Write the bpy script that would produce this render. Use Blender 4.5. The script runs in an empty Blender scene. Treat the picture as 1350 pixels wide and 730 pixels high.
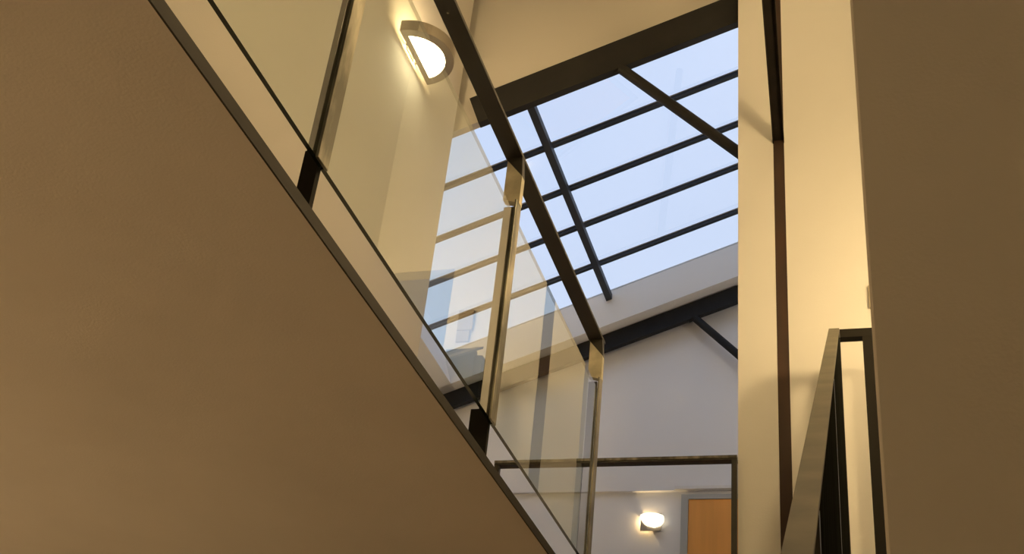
import bpy, bmesh, math, random
from mathutils import Matrix, Vector
random.seed(4)
SC = bpy.context.scene
COL = SC.collection

# ------------------------------------------------------------------ camera
# world axes: X right across the stairwell, Y into the building, Z up; the eye is the origin
cd = bpy.data.cameras.new('camera'); cam = bpy.data.objects.new('camera', cd); COL.objects.link(cam)
cd.sensor_width = 36.0; cd.lens = 42.544; cd.clip_start = 0.02; cd.clip_end = 200
RGT = Vector((0.95637288, 0.27496465, 0.09871856))
DWN = Vector((-0.06558739, 0.53135649, -0.84460557))
FWD = Vector((-0.28469143, 0.80128317, 0.52620915))
cam.matrix_world = Matrix(((RGT.x, -DWN.x, -FWD.x, 0), (RGT.y, -DWN.y, -FWD.y, 0), (RGT.z, -DWN.z, -FWD.z, 0), (0, 0, 0, 1)))
SC.camera = cam

# ------------------------------------------------------------------ sky and exposure
W = bpy.data.worlds.new('dusk_sky'); SC.world = W; W.use_nodes = True
nt = W.node_tree; nt.nodes.clear()
wo = nt.nodes.new('ShaderNodeOutputWorld'); wb = nt.nodes.new('ShaderNodeBackground')
tc = nt.nodes.new('ShaderNodeTexCoord'); nz = nt.nodes.new('ShaderNodeTexNoise'); rp = nt.nodes.new('ShaderNodeValToRGB')
nz.inputs['Scale'].default_value = 1.6; nz.inputs['Detail'].default_value = 3
rp.color_ramp.elements[0].position = 0.3; rp.color_ramp.elements[0].color = (0.61, 0.735, 1.0, 1)
rp.color_ramp.elements[1].position = 0.75; rp.color_ramp.elements[1].color = (0.68, 0.785, 1.0, 1)
nt.links.new(tc.outputs['Generated'], nz.inputs['Vector']); nt.links.new(nz.outputs['Fac'], rp.inputs['Fac'])
nt.links.new(rp.outputs['Color'], wb.inputs['Color']); nt.links.new(wb.outputs[0], wo.inputs[0])
wb.inputs['Strength'].default_value = 1.07
vs = SC.view_settings
vs.view_transform = 'Standard'; vs.look = 'None'; vs.gamma = 1; vs.exposure = 0.0; vs.use_curve_mapping = False

WARM = (1.0, 0.70, 0.33)
def lamp(name, loc, watts, radius=0.03, color=WARM, parent=None):
    l = bpy.data.lights.new(name, 'POINT'); l.energy = watts; l.color = color; l.shadow_soft_size = radius
    o = bpy.data.objects.new(name, l); COL.objects.link(o); o.location = loc
    if parent: o.parent = parent
    return o

# ------------------------------------------------------------------ materials
def mat(name, col, rough=0.6, metal=0.0, noise=None, bump=0.0, bscale=200, spec=0.5, emit=None, estr=0, bdist=0.002):
    m = bpy.data.materials.new(name); m.use_nodes = True
    n = m.node_tree; b = n.nodes['Principled BSDF']
    b.inputs['Base Color'].default_value = (*col, 1); b.inputs['Roughness'].default_value = rough
    b.inputs['Metallic'].default_value = metal; b.inputs['Specular IOR Level'].default_value = spec
    if emit:
        b.inputs['Emission Color'].default_value = (*emit, 1); b.inputs['Emission Strength'].default_value = estr
    if noise or bump:
        t = n.nodes.new('ShaderNodeTexCoord')
    if noise:
        c2, sc, lo, hi, stretch = noise
        mp = n.nodes.new('ShaderNodeMapping'); mp.inputs['Scale'].default_value = stretch
        z = n.nodes.new('ShaderNodeTexNoise'); z.inputs['Scale'].default_value = sc; z.inputs['Detail'].default_value = 5
        r = n.nodes.new('ShaderNodeValToRGB')
        r.color_ramp.elements[0].position = lo; r.color_ramp.elements[0].color = (*col, 1)
        r.color_ramp.elements[1].position = hi; r.color_ramp.elements[1].color = (*c2, 1)
        n.links.new(t.outputs['Object'], mp.inputs[0]); n.links.new(mp.outputs[0], z.inputs['Vector'])
        n.links.new(z.outputs['Fac'], r.inputs['Fac']); n.links.new(r.outputs[0], b.inputs['Base Color'])
    if bump:
        z = n.nodes.new('ShaderNodeTexNoise'); z.inputs['Scale'].default_value = bscale; z.inputs['Detail'].default_value = 3
        bp = n.nodes.new('ShaderNodeBump'); bp.inputs['Strength'].default_value = bump; bp.inputs['Distance'].default_value = bdist
        n.links.new(t.outputs['Object'], z.inputs['Vector']); n.links.new(z.outputs['Fac'], bp.inputs['Height'])
        n.links.new(bp.outputs[0], b.inputs['Normal'])
    return m

def glass_mat(name, tint, f_mul=1.0, rough=0.0):
    m = bpy.data.materials.new(name); m.use_nodes = True
    n = m.node_tree; n.nodes.clear()
    o = n.nodes.new('ShaderNodeOutputMaterial'); mx = n.nodes.new('ShaderNodeMixShader')
    tr = n.nodes.new('ShaderNodeBsdfTransparent'); gl = n.nodes.new('ShaderNodeBsdfGlossy')
    fr = n.nodes.new('ShaderNodeFresnel'); fr.inputs['IOR'].default_value = 1.5
    ge = n.nodes.new('ShaderNodeNewGeometry')
    tr.inputs[0].default_value = (*tint, 1); gl.inputs['Roughness'].default_value = rough; gl.inputs[0].default_value = (1, 1, 1, 1)
    # both faces of a pane together reflect 2F/(1+F): all of it is given to the face the ray enters by
    a = n.nodes.new('ShaderNodeMath'); a.operation = 'MULTIPLY'; a.inputs[1].default_value = 2
    b = n.nodes.new('ShaderNodeMath'); b.operation = 'ADD'; b.inputs[1].default_value = 1
    c = n.nodes.new('ShaderNodeMath'); c.operation = 'DIVIDE'
    i = n.nodes.new('ShaderNodeMath'); i.operation = 'SUBTRACT'; i.inputs[0].default_value = 1
    d = n.nodes.new('ShaderNodeMath'); d.operation = 'MULTIPLY'
    n.links.new(fr.outputs[0], a.inputs[0]); n.links.new(fr.outputs[0], b.inputs[0])
    n.links.new(a.outputs[0], c.inputs[0]); n.links.new(b.outputs[0], c.inputs[1])
    n.links.new(ge.outputs['Backfacing'], i.inputs[1]); n.links.new(i.outputs[0], d.inputs[0]); n.links.new(c.outputs[0], d.inputs[1])
    n.links.new(d.outputs[0], mx.inputs[0]); n.links.new(tr.outputs[0], mx.inputs[1]); n.links.new(gl.outputs[0], mx.inputs[2])
    n.links.new(mx.outputs[0], o.inputs[0])
    return m

ONE = (1, 1, 1)
M_WALL = mat('painted_plaster', (0.80, 0.78, 0.74), 0.85, bump=0.25, bscale=160, noise=((0.77, 0.75, 0.71), 2.0, 0.35, 0.7, ONE), spec=0.3)
M_NEAR = mat('near_wall_paint', (0.76, 0.73, 0.68), 0.85, bump=0.18, bscale=170, spec=0.3)
M_GALW = mat('dimmed_wall_plaster', (0.53, 0.50, 0.455), 0.85, bump=0.25, bscale=160, spec=0.3)  # plaster tone darkened in place of weaker light on these walls
M_GREY = mat('far_wall_paint', (0.84, 0.83, 0.82), 0.85, bump=0.2, bscale=120, spec=0.3)
M_STONE = mat('pale_stone_floor', (0.62, 0.58, 0.50), 0.6, noise=((0.54, 0.50, 0.43), 5, 0.3, 0.7, ONE))
M_SOFF = mat('soffit_paint', (0.76, 0.72, 0.66), 0.85, bump=0.35, bscale=170, noise=((0.72, 0.68, 0.62), 3.0, 0.35, 0.7, ONE), spec=0.3)
M_FLOOR = mat('timber_floor', (0.30, 0.19, 0.10), 0.5, noise=((0.22, 0.13, 0.07), 4, 0.3, 0.7, (1, 12, 1)))
M_RAFT = mat('painted_rafter_steel', (0.015, 0.015, 0.016), 0.6, 0.0, noise=((0.022, 0.021, 0.020), 5, 0.4, 0.75, ONE), spec=0.2)
M_BAR = mat('glazing_bar_steel', (0.018, 0.022, 0.03), 0.5, spec=0.4)
M_STEEL = mat('mill_scale_steel', (0.034, 0.033, 0.028), 0.42, 0.35, noise=((0.085, 0.080, 0.062), 14, 0.45, 0.75, (1, 1, .25)), bump=0.1, bscale=60)
M_RAIL = mat('rail_steel', (0.032, 0.030, 0.026), 0.5, 0.2, noise=((0.055, 0.051, 0.044), 9, 0.4, 0.75, (1, .3, 1)), bump=0.06, bscale=50)
M_CLAMP = mat('bare_bright_steel', (0.11, 0.105, 0.085), 0.38, 0.7, noise=((0.46, 0.43, 0.35), 16, 0.42, 0.68, (1, 1, .3)), bump=0.15, bscale=60)
M_BRIGHT = mat('lit_bracket_steel', (0.50, 0.46, 0.34), 0.5, 0.3, noise=((0.72, 0.66, 0.50), 18, 0.4, 0.7, ONE), bump=0.2, bscale=50)  # pale warm tone stands in for lamplight on the brackets
M_SRAIL = mat('stair_rail_steel', (0.115, 0.102, 0.070), 0.6, 0.0, noise=((0.17, 0.15, 0.105), 7, 0.35, 0.7, ONE), spec=0.2)
M_BASE = mat('dark_post_foot_steel', (0.016, 0.014, 0.011), 0.7, 0.0, spec=0.1)
M_EDGE = mat('slab_edge_steel', (0.030, 0.026, 0.021), 0.6, 0.0, noise=((0.042, 0.036, 0.028), 8, 0.4, 0.7, (1, .2, 1)), spec=0.2)
M_RUST = mat('rusty_brown_column', (0.048, 0.021, 0.010), 0.7, 0.0, noise=((0.028, 0.014, 0.008), 10, 0.35, 0.7, (1, 1, .3)))
M_BEAM = mat('dark_channel_steel', (0.011, 0.009, 0.007), 0.75, 0.0, noise=((0.018, 0.013, 0.010), 10, 0.4, 0.7, ONE), spec=0.1)
M_PANEL = mat('blackened_steel_sheet', (0.012, 0.012, 0.010), 1.0, 0.0, spec=0.0, noise=((0.022, 0.022, 0.018), 6, 0.4, 0.8, (1, 3, .1)))
M_GEDGE = mat('glass_edge_green', (0.010, 0.018, 0.010), 0.25)
M_GLASS = glass_mat('clear_float_glass', (0.92, 0.955, 0.93))
M_GTOP = glass_mat('polished_top_edge', (0.60, 0.61, 0.58))
M_PANE = glass_mat('skylight_glass', (0.97, 0.98, 0.99))
M_SEAL = mat('grey_seal', (0.35, 0.36, 0.40), 0.6)
M_ALU = mat('brushed_nickel', (0.40, 0.36, 0.30), 0.35, 0.85, bump=0.05, bscale=90)
M_DIFF = mat('opal_diffuser', (0.9, 0.9, 0.85), 0.4, emit=(1.0, 0.83, 0.52), estr=14.0)
M_DIFF2 = mat('opal_bowl', (0.9, 0.9, 0.85), 0.4, emit=(1.0, 0.86, 0.62), estr=1.5)
M_GLOBE = mat('opal_globe', (0.9, 0.9, 0.85), 0.4, emit=(1.0, 0.71, 0.34), estr=112)
M_PGLOBE = mat('fill_pendant_opal', (0.9, 0.9, 0.85), 0.4, emit=(1.0, 0.72, 0.35), estr=14)
M_DOOR = mat('orange_timber_veneer', (0.92, 0.42, 0.085), 0.5, noise=((0.84, 0.38, 0.075), 4, 0.35, 0.7, (6, 1, .4)))
M_CASE = mat('door_casing_paint', (0.46, 0.46, 0.42), 0.6)
M_SWITCH = mat('beige_plastic', (0.42, 0.36, 0.26), 0.5)
M_GLINT = mat('glint_white', (0.85, 0.85, 0.82), 0.25, 0.6)

# ------------------------------------------------------------------ mesh helpers
def link(name, bm, m, parent=None, smooth=False):
    me = bpy.data.meshes.new(name)
    bmesh.ops.recalc_face_normals(bm, faces=bm.faces)
    bm.to_mesh(me); bm.free()
    for x in (m if isinstance(m, (list, tuple)) else [m]): me.materials.append(x)
    if smooth:
        for p in me.polygons: p.use_smooth = True
    o = bpy.data.objects.new(name, me); COL.objects.link(o)
    if parent:
        o.parent = parent
        o.location = -Vector(parent.location) if parent.parent is None else Vector((0, 0, 0))
    return o
def hexa(bm, P, mi=0):
    v = [bm.verts.new(p) for p in P]
    fs = []
    for f in ((0, 3, 2, 1), (4, 5, 6, 7), (0, 1, 5, 4), (1, 2, 6, 5), (2, 3, 7, 6), (3, 0, 4, 7)):
        F = bm.faces.new([v[i] for i in f]); F.material_index = mi; fs.append(F)
    return fs
def box(x0, x1, y0, y1, z0, z1, bm=None, top=None, bot=None, bev=0.0):
    """axis box; bot(x,y) / top(x,y) give sloping undersides and tops"""
    bm = bm or bmesh.new()
    zb = bot or (lambda x, y: z0); zt = top or (lambda x, y: z1)
    c = ((x0, y0), (x1, y0), (x1, y1), (x0, y1))
    hexa(bm, [(x, y, zb(x, y)) for x, y in c] + [(x, y, zt(x, y)) for x, y in c])
    if bev: bmesh.ops.bevel(bm, geom=bm.edges[:], offset=bev, segments=1, affect='EDGES')
    return bm
def prism(poly, axis, a, b, bm=None):
    """extrude polygon (list of 2D) along axis from a to b"""
    bm = bm or bmesh.new()
    def P(p, t): return {'X': (t, p[0], p[1]), 'Y': (p[0], t, p[1]), 'Z': (p[0], p[1], t)}[axis]
    A = [bm.verts.new(P(p, a)) for p in poly]; B = [bm.verts.new(P(p, b)) for p in poly]
    bm.faces.new(A); bm.faces.new(B[::-1])
    for i in range(len(poly)):
        j = (i + 1) % len(poly); bm.faces.new((A[i], B[i], B[j], A[j]))
    return bm
def tube(p, q, r, seg=20, bm=None):
    bm = bm or bmesh.new()
    p, q = Vector(p), Vector(q); d = (q - p).normalized()
    u = d.orthogonal().normalized(); w = d.cross(u)
    rings = []
    for c in (p, q):
        rings.append([bm.verts.new(c + (u * math.cos(2 * math.pi * i / seg) + w * math.sin(2 * math.pi * i / seg)) * r) for i in range(seg)])
    for i in range(seg):
        j = (i + 1) % seg; bm.faces.new((rings[0][i], rings[0][j], rings[1][j], rings[1][i]))
    bm.faces.new(rings[0]); bm.faces.new(rings[1][::-1])
    return bm
def struct(name, bm, m, parent=None):
    o = link(name, bm, m, parent)
    if not parent: o['kind'] = 'structure'
    return o
def thing(name, label, cat, loc, group=None):
    o = bpy.data.objects.new(name, None); COL.objects.link(o); o.location = loc
    o.empty_display_size = 0.1
    o['label'] = label; o['category'] = cat
    if group: o['group'] = group
    bpy.context.view_layer.update()
    return o
def tag(o, label, cat, group=None):
    o['label'] = label; o['category'] = cat
    if group: o['group'] = group
    return o

# ================================================================== THE SETTING
FLOOR = -1.5; GAL = 1.2695; TOPZ = 6.1
def roofc(x, y): return 5.48 - 0.0246 * (y - 5.15) + 0.37 * x       # underside of the sloping ceiling
def rooft(x, y): return 5.68 + 0.37 * x                              # level of the skylight glazing
# floors and slabs
struct('floor', box(-3.7, 1.3, -1.6, 8.3, FLOOR - .1, FLOOR), M_STONE)
struct('ceiling_gallery_soffit', box(-3.6, -1.004, -1.5, 4.6, 1.242, GAL - .002), M_SOFF)
struct('trim_gallery_edge', box(-1.004, -1.0, -1.5, 4.6, 1.2415, GAL), M_EDGE)
struct('floor_landing', box(-3.6, 1.2, 4.6, 8.15, 1.15, GAL), M_FLOOR)
# gallery wall with the big sconce; it stops at its far end
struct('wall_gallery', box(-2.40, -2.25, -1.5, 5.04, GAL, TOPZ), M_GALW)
# outer walls
struct('wall_left', box(-3.7, -3.6, 5.215, 8.3, FLOOR, 4.45, bm=box(-3.7, -3.6, -1.6, 5.215, FLOOR, TOPZ)), M_WALL)
struct('wall_right', box(1.2, 1.3, -1.6, 8.3, FLOOR, TOPZ + .4), M_WALL)
struct('wall_rear', box(-3.6, 1.2, -1.6, -1.5, FLOOR, TOPZ), M_WALL)
struct('ceiling', box(-3.6, 1.2, -1.5, 5.20, TOPZ, TOPZ + .1), M_WALL)
# wall above the near rafter, its foot cut to the roof slope
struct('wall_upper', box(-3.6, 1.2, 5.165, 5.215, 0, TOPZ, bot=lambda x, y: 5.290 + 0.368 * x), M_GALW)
# wall beside the gallery end closing the low side room
struct('wall_side_room', box(-3.6, -2.40, 4.95, 5.04, GAL, TOPZ), M_WALL)
# far wall: upper part stands a little proud of the lower part
struct('wall_far', box(-3.6, 1.2, 8.12, 8.30, 3.404, 0, top=lambda x, y: rooft(x, y) + .05), M_GREY)
struct('wall_far_lower', box(-3.6, 1.2, 8.15, 8.30, FLOOR, 3.404), M_GREY)
# cream stair wall facing the camera, left and right of the flush steel column, with a doorway on its right
struct('wall_stair_left_strip', box(-.6255, -.446, 5.03, 5.11, GAL, TOPZ), M_WALL)
bm = box(-.391, .125, 5.03, 5.11, GAL, TOPZ)
box(.125, .60, 5.03, 5.11, 3.38, TOPZ, bm); box(.60, 1.2, 5.03, 5.11, GAL, TOPZ, bm)
struct('wall_stair', bm, M_WALL)
# wall on the right of the stair and the near brown wall whose corner is chamfered
struct('wall_stair_right', box(.60, .70, 1.42, 5.03, FLOOR, TOPZ), M_WALL)
ch = .004
struct('wall_near_right', prism([(-.001, 1.300), (1.2, 1.300), (1.2, 1.42), (-.004, 1.42), (-.0045, 1.3035)], 'Z', FLOOR, TOPZ), M_NEAR)

# sloping ceiling around the skylight opening: four lengths, each from the plaster to the roof deck
OX0, OX1, OY0, OY1 = -3.205, 0.25, 5.26, 7.89; GX0 = -3.30
bm = bmesh.new(); hexa(bm, [(-3.6, 5.04, roofc(-3.6, 5.04)), (OX0, 5.04, roofc(OX0, 5.04)), (OX0, 8.12, roofc(OX0, 8.12)), (-3.6, 8.12, roofc(-3.6, 8.12)),
    (-3.6, 5.04, rooft(-3.6, 0) + .05), (GX0, 5.04, rooft(GX0, 0) + .05), (GX0, 8.12, rooft(GX0, 0) + .05), (-3.6, 8.12, rooft(-3.6, 0) + .05)])
struct('ceiling_low_side', bm, M_WALL)
for nm, a in (('ceiling_high_side', (OX1, 1.2, 5.21, 8.12)),
              ('ceiling_far_side', (OX0 - .095, OX1, OY1, 8.12)), ('ceiling_near_side', (OX0, OX1, 5.215, OY0))):
    struct(nm, box(*a, 0, 0, bot=roofc, top=lambda x, y: rooft(x, y) + .05), M_WALL)

# ------------------------------------------------------------------ skylight: bars, purlin and one pane per bay
sky = bpy.data.objects.new('window_1', None); COL.objects.link(sky); sky['kind'] = 'structure'; sky.location = (0, 0, 0)
BY = [6.012, 6.495, 6.940, 7.452]
edges = [OY0] + BY + [OY1]
for y in BY:
    link('glazing_bar', box(GX0, OX1, y - .002, y + .026, 0, 0, bot=lambda x, y: rooft(x, y), top=lambda x, y: rooft(x, y) + .028), M_BAR, sky)
    link('bar_seal', box(GX0, OX1, y - .010, y + .034, 0, 0, bot=lambda x, y: rooft(x, y) + .0285, top=lambda x, y: rooft(x, y) + .033), M_SEAL, sky)
for i in range(5):
    a = edges[i] + (.034 if i else 0); b = edges[i + 1] - (.010 if i < 4 else 0)
    link('pane', box(GX0 + .004, OX1, a, b, 0, 0, bot=lambda x, y: rooft(x, y) + .034, top=lambda x, y: rooft(x, y) + .044), M_PANE, sky)
link('purlin', box(-2.002, -1.958, OY0, OY1, 0, 0, bot=lambda x, y: rooft(x, y) - .045, top=lambda x, y: rooft(x, y) - .001), M_BAR, sky)

# ------------------------------------------------------------------ rafters (steel channels, web to the camera) with their struts
def rafter(label, x0, x1, yf, zb, h, dep, strut_x, sr, xs_end, square_left):
    s = .366; t = .012
    r = thing('rafter', label, 'beam', (x0, yf, zb + s * x0), 'sloping steel rafters of the skylight roof')
    cut = .35 * h if square_left else 0
    bm = bmesh.new()
    def seg(z0, z1, y0, y1):
        P = []
        for zz in (z0, z1):
            for x, y in ((x0, y0), (x1, y0), (x1, y1), (x0, y1)):
                xx = x - (cut * zz / h if x == x0 else 0)
                P.append((xx, y, zb + s * xx + zz))
        hexa(bm, P)
    seg(0, t, yf, yf + dep)
    seg(t, h - t, yf, yf + .01)
    seg(h - t, h, yf, yf + dep)
    link('channel', bm, M_RAFT, r)
    # round strut falling to the right at 45 degrees, with a gusset under the rafter
    ym = yf + dep * .55
    zt = zb + s * strut_x
    link('strut', tube((strut_x, ym, zt + .02), (xs_end, ym, zt + .02 - 1.03 * (xs_end - strut_x)), sr), M_RAFT, r)
    link('gusset', box(strut_x - .035, strut_x + .035, ym - .008, ym + .008, 0, 0,
         bot=lambda x, y: zb + s * x - .012, top=lambda x, y: zb + s * x + .004), M_RAFT, r)
    return r
r1 = rafter('dark steel rafter along the top edge of the skylight, cut square at its left end', -2.135, 1.15, 5.115, 5.228, .225, .048, -1.315, .031, -.10, True)
r2 = rafter('dark steel rafter on the far grey wall, under the lower edge of the skylight', -3.55, 1.15, 7.99, 5.250, .144, .045, -1.335, .030, -.10, False)
link('glint_bolt', tube((-2.065, 5.108, 4.585), (-2.065, 5.116, 4.585), .010, 12), M_GLINT, r1)  # white-coloured bolt head stands in for a bright glint

# ------------------------------------------------------------------ flush column and channel beam on the stair wall
tag(link('steel_column', box(-.4455, -.3915, 5.034, 5.10, GAL, TOPZ), M_RUST), 'rusty brown steel column set flush in the cream stair wall', 'column')
bt = thing('channel_beam', 'dark steel channel beam running overhead to the column in the cream wall', 'beam', (-.42, 5.03, 4.02))
def skew(xa, xb, z0, z1, bm):
    y0, y1 = 1.45, 5.029; k = -.0535
    P = []
    for z in (z0, z1):
        for x, y in ((xa, y0), (xb, y0), (xb, y1), (xa, y1)):
            P.append((x + k * (y - 5.03), y, z))
    hexa(bm, P)
bm = bmesh.new(); skew(-.4475, -.3895, 4.035, 4.050, bm); link('web', bm, M_BEAM, bt)
for a in (-.4475, -.3935):
    bm = bmesh.new(); skew(a, a + .004, 4.015, 4.035, bm); link('flange', bm, M_BEAM, bt)
bm = bmesh.new(); hexa(bm, [(-.4475 - .0535 * (1.36 - 5.03), 1.42, 4.0), (-.3 - .0535 * (1.36 - 5.03), 1.42, 4.0), (-.3 - .0535 * (1.36 - 5.03), 1.45, 4.0), (-.4475 - .0535 * (1.36 - 5.03), 1.45, 4.0),
          (-.4475 - .0535 * (1.36 - 5.03), 1.42, 4.07), (-.3 - .0535 * (1.36 - 5.03), 1.42, 4.07), (-.3 - .0535 * (1.36 - 5.03), 1.45, 4.07), (-.4475 - .0535 * (1.36 - 5.03), 1.45, 4.07)])
link('end_plate', bm, M_BEAM, bt)

# ================================================================== GALLERY BALUSTRADE
gb = thing('glass_balustrade', 'long steel and glass balustrade on the edge of the overhead gallery at left', 'balustrade', (-1.02, 2.78, GAL))
PY = [1.652 - 1.128, 1.652, 2.780, 3.905]
link('handrail', box(-1.045, -.9905, -1.4, 3.932, 2.2445, 2.2565, bev=.001), M_RAIL, gb)
for y in PY:
    p = link('post', box(-1.036, -1.0045, y - .006, y + .006, GAL, 2.071), M_STEEL, gb)
    link('post_foot', box(-1.058 if y == PY[2] else -1.038, -1.0035, y - .0075, y + .0075, GAL, 1.405), M_BASE, gb)
    link('clamp_bar', box(-.9915, -.9855, y - .043, y + .004, 1.358, 2.071, bev=.001), M_CLAMP, gb)
    link('rail_bracket', prism([(-1.037, 2.088), (-.985, 2.072), (-.985, 2.170), (-1.037, 2.234)], 'Y', y - .022, y + .0045), M_BRIGHT, gb)  # lit patch shaped as a pale wedge, dark saddle wedge above
    link('rail_saddle', prism([(-1.037, 2.2343), (-.985, 2.1703), (-.991, 2.2440), (-1.037, 2.2440)], 'Y', y - .022, y + .0045), M_RAIL, gb)
ys = [-1.4] + PY
for i in range(4):
    a, b = ys[i] + .004, ys[i + 1] - .004
    bm = box(-1.0028, -.9930, a, b, 1.364, 2.025)
    for f in bm.faces:
        f.normal_update(); c = f.calc_center_median()
        if c.z > 2.02: f.material_index = 2; continue
        f.material_index = 1 if (c.z < 1.366 or abs(c.y - a) < .001) else 0      # polished green edge below and at the near end
    link('glass_pane', bm, [M_GLASS, M_GEDGE, M_GTOP], gb)

# ================================================================== FAR BALUSTRADE at the end of the gallery
fb = thing('landing_balustrade', 'low slim steel rail crossing the far landing in front of the door', 'balustrade', (-1.2, 5.02, GAL))
link('handrail', box(-1.757, -.626, 5.0, 5.026, 2.247, 2.2605, bev=.001), M_CLAMP, fb)
link('under_flat', box(-1.757, -.626, 5.003, 5.050, 2.2385, 2.2468), M_STEEL, fb)
for x in (-1.757, -.6515):
    link('post', box(x, x + .0245, 5.006, 5.030, GAL, 2.2384), M_STEEL, fb)

# ================================================================== STAIR RAIL at lower right
sr = thing('stair_railing', 'dark steel stair railing rising away from the camera at lower right', 'railing', (-.15, 4.75, GAL))
K = .016
def rx(x, y): return x + K * (4.75 - y)
def rz(z, y): return z + .692 * (y - 4.75)
def slope_box(xa, xb, za, zb, y0, y1, bm=None):
    bm = bm or bmesh.new(); P = []
    for z in (za, zb):
        for x, y in ((xa, y0), (xb, y0), (xb, y1), (xa, y1)):
            P.append((rx(x, y), y, rz(z, y)))
    hexa(bm, P); return bm
link('handrail', slope_box(-.197, -.153, 2.724, 2.736, .9, 4.75), M_SRAIL, sr)
link('top_bar', box(-.1525, -.010, 4.75, 4.795, 2.690, 2.730), M_BASE, sr)
link('newel_post', box(-.197, -.152, 4.7505, 4.795, GAL, 2.6895), M_BASE, sr)
link('newel_post', box(-.058, -.010, 4.7505, 4.795, GAL, 2.6895), M_BASE, sr)
bm = bmesh.new(); P = []
for z in (1.78, 2.722):
    for x, y in ((-.158, 1.93), (-.153, 1.93), (-.153, 4.75), (-.158, 4.75)):
        P.append((rx(x, y), y, rz(z, y)))
hexa(bm, P); link('infill_panel', bm, M_PANEL, sr)
for y in (1.90, 3.33):
    bm = bmesh.new(); P = []
    for z in (1.70, 2.722):
        for x, yy in ((-.170, y), (-.1525, y), (-.1525, y + .028), (-.170, y + .028)):
            P.append((rx(x, y), yy, rz(z, yy)))
    hexa(bm, P); link('stanchion', bm, M_STEEL, sr)
# the flight itself, below the frame
pts = [(.10, FLOOR)]
n = 15; rise = (GAL - FLOOR) / n; go = (4.6 - .10) / n
for i in range(n): pts += [(.10 + go * i, FLOOR + rise * (i + 1)), (.10 + go * (i + 1), FLOOR + rise * (i + 1))]
pts += [(4.6, 1.15), (4.45, 1.0), (.35, FLOOR)]
fl = prism([(a, b) for a, b in pts], 'X', -.93, -.22)
tag(link('stair_flight', fl, M_FLOOR), 'timber stair flight climbing to the landing, left of the dark stair railing', 'stairs')

# ================================================================== SCONCES
def half_disc(cx, cy, r, z, ax, seg=28, back=0.0):
    """points of a half disc: straight side along the wall, arc away from it. ax='X' wall normal +X ; 'Y' wall normal -Y"""
    P = []
    for i in range(seg + 1):
        a = -math.pi / 2 + math.pi * i / seg
        u, v = r * math.cos(a), r * math.sin(a)
        P.append((cx + u, cy + v, z) if ax == 'X' else ((cx + v, cy - u, z) if ax == 'Y' else (cx - u, cy + v, z)))
    return P
def band(bm, outer, inner, z0, z1):
    n = len(outer)
    R = [[bm.verts.new((p[0], p[1], z)) for p in L] for L, z in ((outer, z0), (outer, z1), (inner, z1), (inner, z0))]
    for k in range(4):
        A, B = R[k], R[(k + 1) % 4]
        for i in range(n - 1): bm.faces.new((A[i], A[i + 1], B[i + 1], B[i]))
    bm.faces.new([R[k][0] for k in range(4)]); bm.faces.new([R[k][-1] for k in range(4)])
def sconce(name, label, wx, cy, z0, r, ax, watts, sg=1, h=.068, color=WARM):
    s = thing(name, label, 'wall lamp', (wx, cy, z0 + h / 2), 'half-moon wall sconces')
    gap = .028 * sg
    c = wx + gap
    A = 'X' if sg > 0 else 'N'
    O = half_disc(c, cy, r, 0, A); I = half_disc(c, cy, r - .004, 0, A); J = half_disc(c, cy, r - .046, 0, A)
    bm = bmesh.new(); band(bm, O, I, z0, z0 + h); band(bm, I, J, z0, z0 + .003)
    link('arched_band', bm, M_ALU, s)
    x0, x1 = sorted((c, c + .004 * sg))
    link('back_strip', box(x0, x1, cy - r + .005, cy + r - .005, z0 - .001, z0 + .022), M_ALU, s)
    x0, x1 = sorted((c + .0045 * sg, c + .030 * sg))
    link('straight_flange', box(x0, x1, cy - r + .048, cy + r - .048, z0 - .0005, z0 + .0025), M_ALU, s)
    bm = bmesh.new()
    L = half_disc(c + .028 * sg, cy, r - .054, 0, A)
    a = [bm.verts.new((p[0], p[1], z0 + .002)) for p in L]; b = [bm.verts.new((p[0], p[1], z0 + .008)) for p in L]
    bm.faces.new(a); bm.faces.new(b[::-1])
    for i in range(len(L)):
        j = (i + 1) % len(L); bm.faces.new((a[i], b[i], b[j], a[j]))
    link('diffuser', bm, M_DIFF, s)
    x0, x1 = sorted((wx, wx + .006 * sg)); link('wall_plate', box(x0, x1, cy - .05, cy + .05, z0 + .025, z0 + .060), M_ALU, s)
    x0, x1 = sorted((wx + .006 * sg, c + .004 * sg)); link('bracket', box(x0, x1, cy - .08, cy - .068, z0 + .03, z0 + .045), M_ALU, s)
    x0, x1 = sorted((wx + .0005 * sg, c + .004 * sg)); link('bracket', box(x0, x1, cy + .068, cy + .08, z0 + .03, z0 + .045), M_ALU, s)
    l = lamp('bulb', (0, 0, 0), watts, .02, color); l.parent = s; l.location = (c + .05 * sg - wx, 0, .012)
    return s
sconce('wall_sconce', 'big brushed metal half-moon sconce glowing on the gallery wall', -2.25, 4.330, 4.252, .212, 'X', 11)
def globe_lamp(label, y, z, rad=.085):
    gl = thing('globe_lamp', label, 'wall lamp', (.60, y, z), 'opal globe lamps on the stair wall')
    bm = bmesh.new(); bmesh.ops.create_uvsphere(bm, u_segments=24, v_segments=14, radius=rad, matrix=Matrix.Translation((.569 - rad + .001, y, z)))
    link('globe', bm, M_GLOBE, gl, smooth=True)
    link('wall_plate', tube((.5995, y, z), (.585, y, z), .06), M_ALU, gl)
    link('stem', tube((.5849, y, z), (.569, y, z), .02), M_ALU, gl)
TX = .18
pd = thing('fill_pendant', 'added opal fill globe hanging high over the stairwell, above the view', 'fill lamp', (TX, 3.1, TOPZ))  # added fill light for the cream wall, out of view
bm = bmesh.new(); bmesh.ops.create_uvsphere(bm, u_segments=28, v_segments=16, radius=.16, matrix=Matrix.Translation((TX, 3.1, 5.25)))
link('globe', bm, M_PGLOBE, pd, smooth=True)
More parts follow.
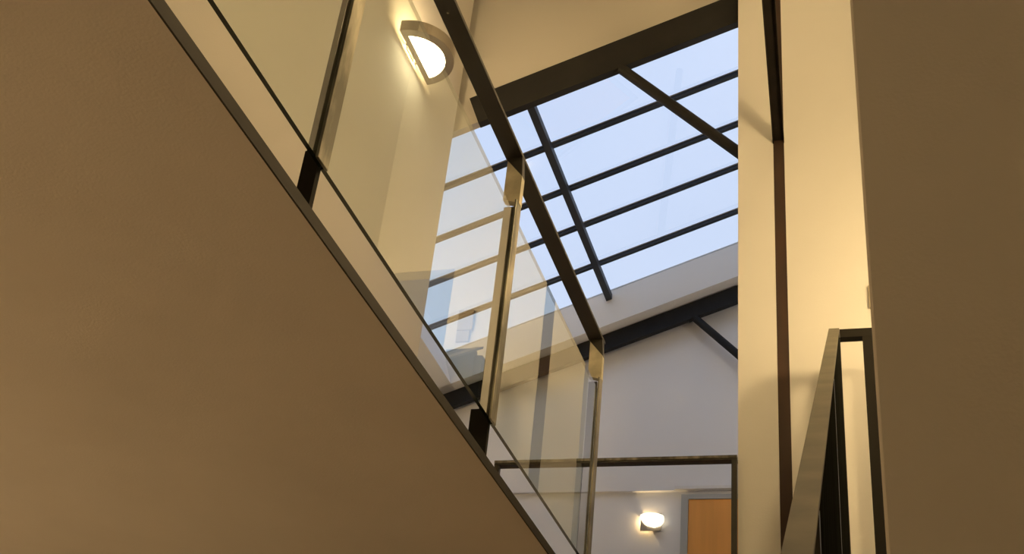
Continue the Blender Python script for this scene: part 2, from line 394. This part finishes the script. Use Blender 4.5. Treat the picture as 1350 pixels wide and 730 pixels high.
link('rod', tube((TX, 3.1, 5.411), (TX, 3.1, TOPZ - .021), .006), M_ALU, pd)
link('canopy', tube((TX, 3.1, TOPZ - .02), (TX, 3.1, TOPZ - .0005), .05), M_ALU, pd)
globe_lamp('farther opal globe wall lamp hidden behind the near brown wall, beside the stair rail top', 4.15, 2.90)
globe_lamp('nearer and higher added opal fill globe hidden behind the near brown wall', 2.40, 3.20, .12)  # added to fill the shaded lower part of the cream wall
sconce('wall_sconce', 'added half-moon fill lamp on the lower left wall behind the camera', -3.60, -.5, -.35, .15, 'X', 63, 1, color=(1, .64, .30))  # added unseen to brighten the soffit and near wall
sconce('wall_sconce', 'added half-moon fill lamp on the lower left wall under the gallery', -3.60, 2.6, -.60, .15, 'X', 24, 1, color=(1, .64, .30))  # added unseen fill, evens the light across the soffit
sconce('wall_sconce', 'half-moon sconce on the low left wall beyond the gallery wall', -3.60, 6.3, 3.05, .15, 'X', 13, 1)
sconce('wall_sconce', 'added half-moon fill lamp on the far right wall behind the cream stair wall', 1.20, 6.9, 2.9, .15, 'X', 38, -1, color=(.95, .86, .78))  # added cooler fill that lifts the far wall, out of sight

# small lamp on the far wall
fs = thing('bowl_sconce', 'small white glowing bowl lamp on the far wall left of the orange door', 'wall lamp', (-1.63, 8.15, 3.17))
bm = bmesh.new(); seg = 20; rings = []
for k in range(7):
    t = k / 6; z = 3.205 - .085 * t; r = .082 * math.sqrt(max(0, 1 - t ** 2.2)) + .004
    rings.append([bm.verts.new((-1.618 + .020 * t + r * math.cos(math.pi * i / seg + math.pi), 8.115 + 0.9 * r * math.sin(math.pi * i / seg + math.pi), z)) for i in range(seg + 1)])
for a, b in zip(rings, rings[1:]):
    for i in range(seg): bm.faces.new((a[i], a[i + 1], b[i + 1], b[i]))
bm.faces.new(rings[0]); bm.faces.new(rings[-1])
for a, b in zip(rings, rings[1:]): bm.faces.new((a[0], b[0], b[-1], a[-1])) if False else None
link('bowl', bm, M_DIFF2, fs, smooth=True)
link('back_plate', box(-1.70, -1.55, 8.118, 8.126, 3.10, 3.23), M_ALU, fs)
link('light_block', box(-1.625, -1.590, 8.1265, 8.1495, 3.12, 3.20), M_ALU, fs)  # added blocker, stops the slot light spilling to the right
link('shadow_fin', box(-1.695, -1.680, 8.127, 8.1495, 3.205, 3.228), M_ALU, fs)  # added fin casting a shadow wedge between the light streaks
l = lamp('bulb', (0, 0, 0), 1.3, .006); l.parent = fs; l.location = (-.032, -.012, .012)

# ================================================================== DOOR in the far wall
d = bpy.data.objects.new('door_1', None); COL.objects.link(d); d['kind'] = 'structure'; d.location = (-.95, 8.15, GAL)
bpy.context.view_layer.update()
link('door_leaf', box(-1.36, -.55, 8.128, 8.148, GAL + .005, 3.335), M_DOOR, d)
link('casing', box(-1.412, -1.362, 8.120, 8.149, GAL, 3.372), M_CASE, d)
link('casing', box(-.548, -.498, 8.120, 8.149, GAL, 3.372), M_CASE, d)
link('casing_head', box(-1.3615, -.5485, 8.120, 8.149, 3.337, 3.372), M_CASE, d)
struct('trim_1', box(-1.46, -.45, 8.105, 8.119, 3.408, 3.432), M_WALL)

# switch on the cream wall, half hidden by the near brown wall
sw = thing('wall_switch', 'small beige two-gang wall switch peeking past the corner of the brown wall', 'switch', (.01, 5.03, 3.03))
link('plate', box(-.022, .06, 5.012, 5.029, 2.99, 3.11, bev=.002), M_SWITCH, sw)
link('plate', box(-.010, .06, 5.016, 5.029, 2.925, 2.989, bev=.002), M_SWITCH, sw)
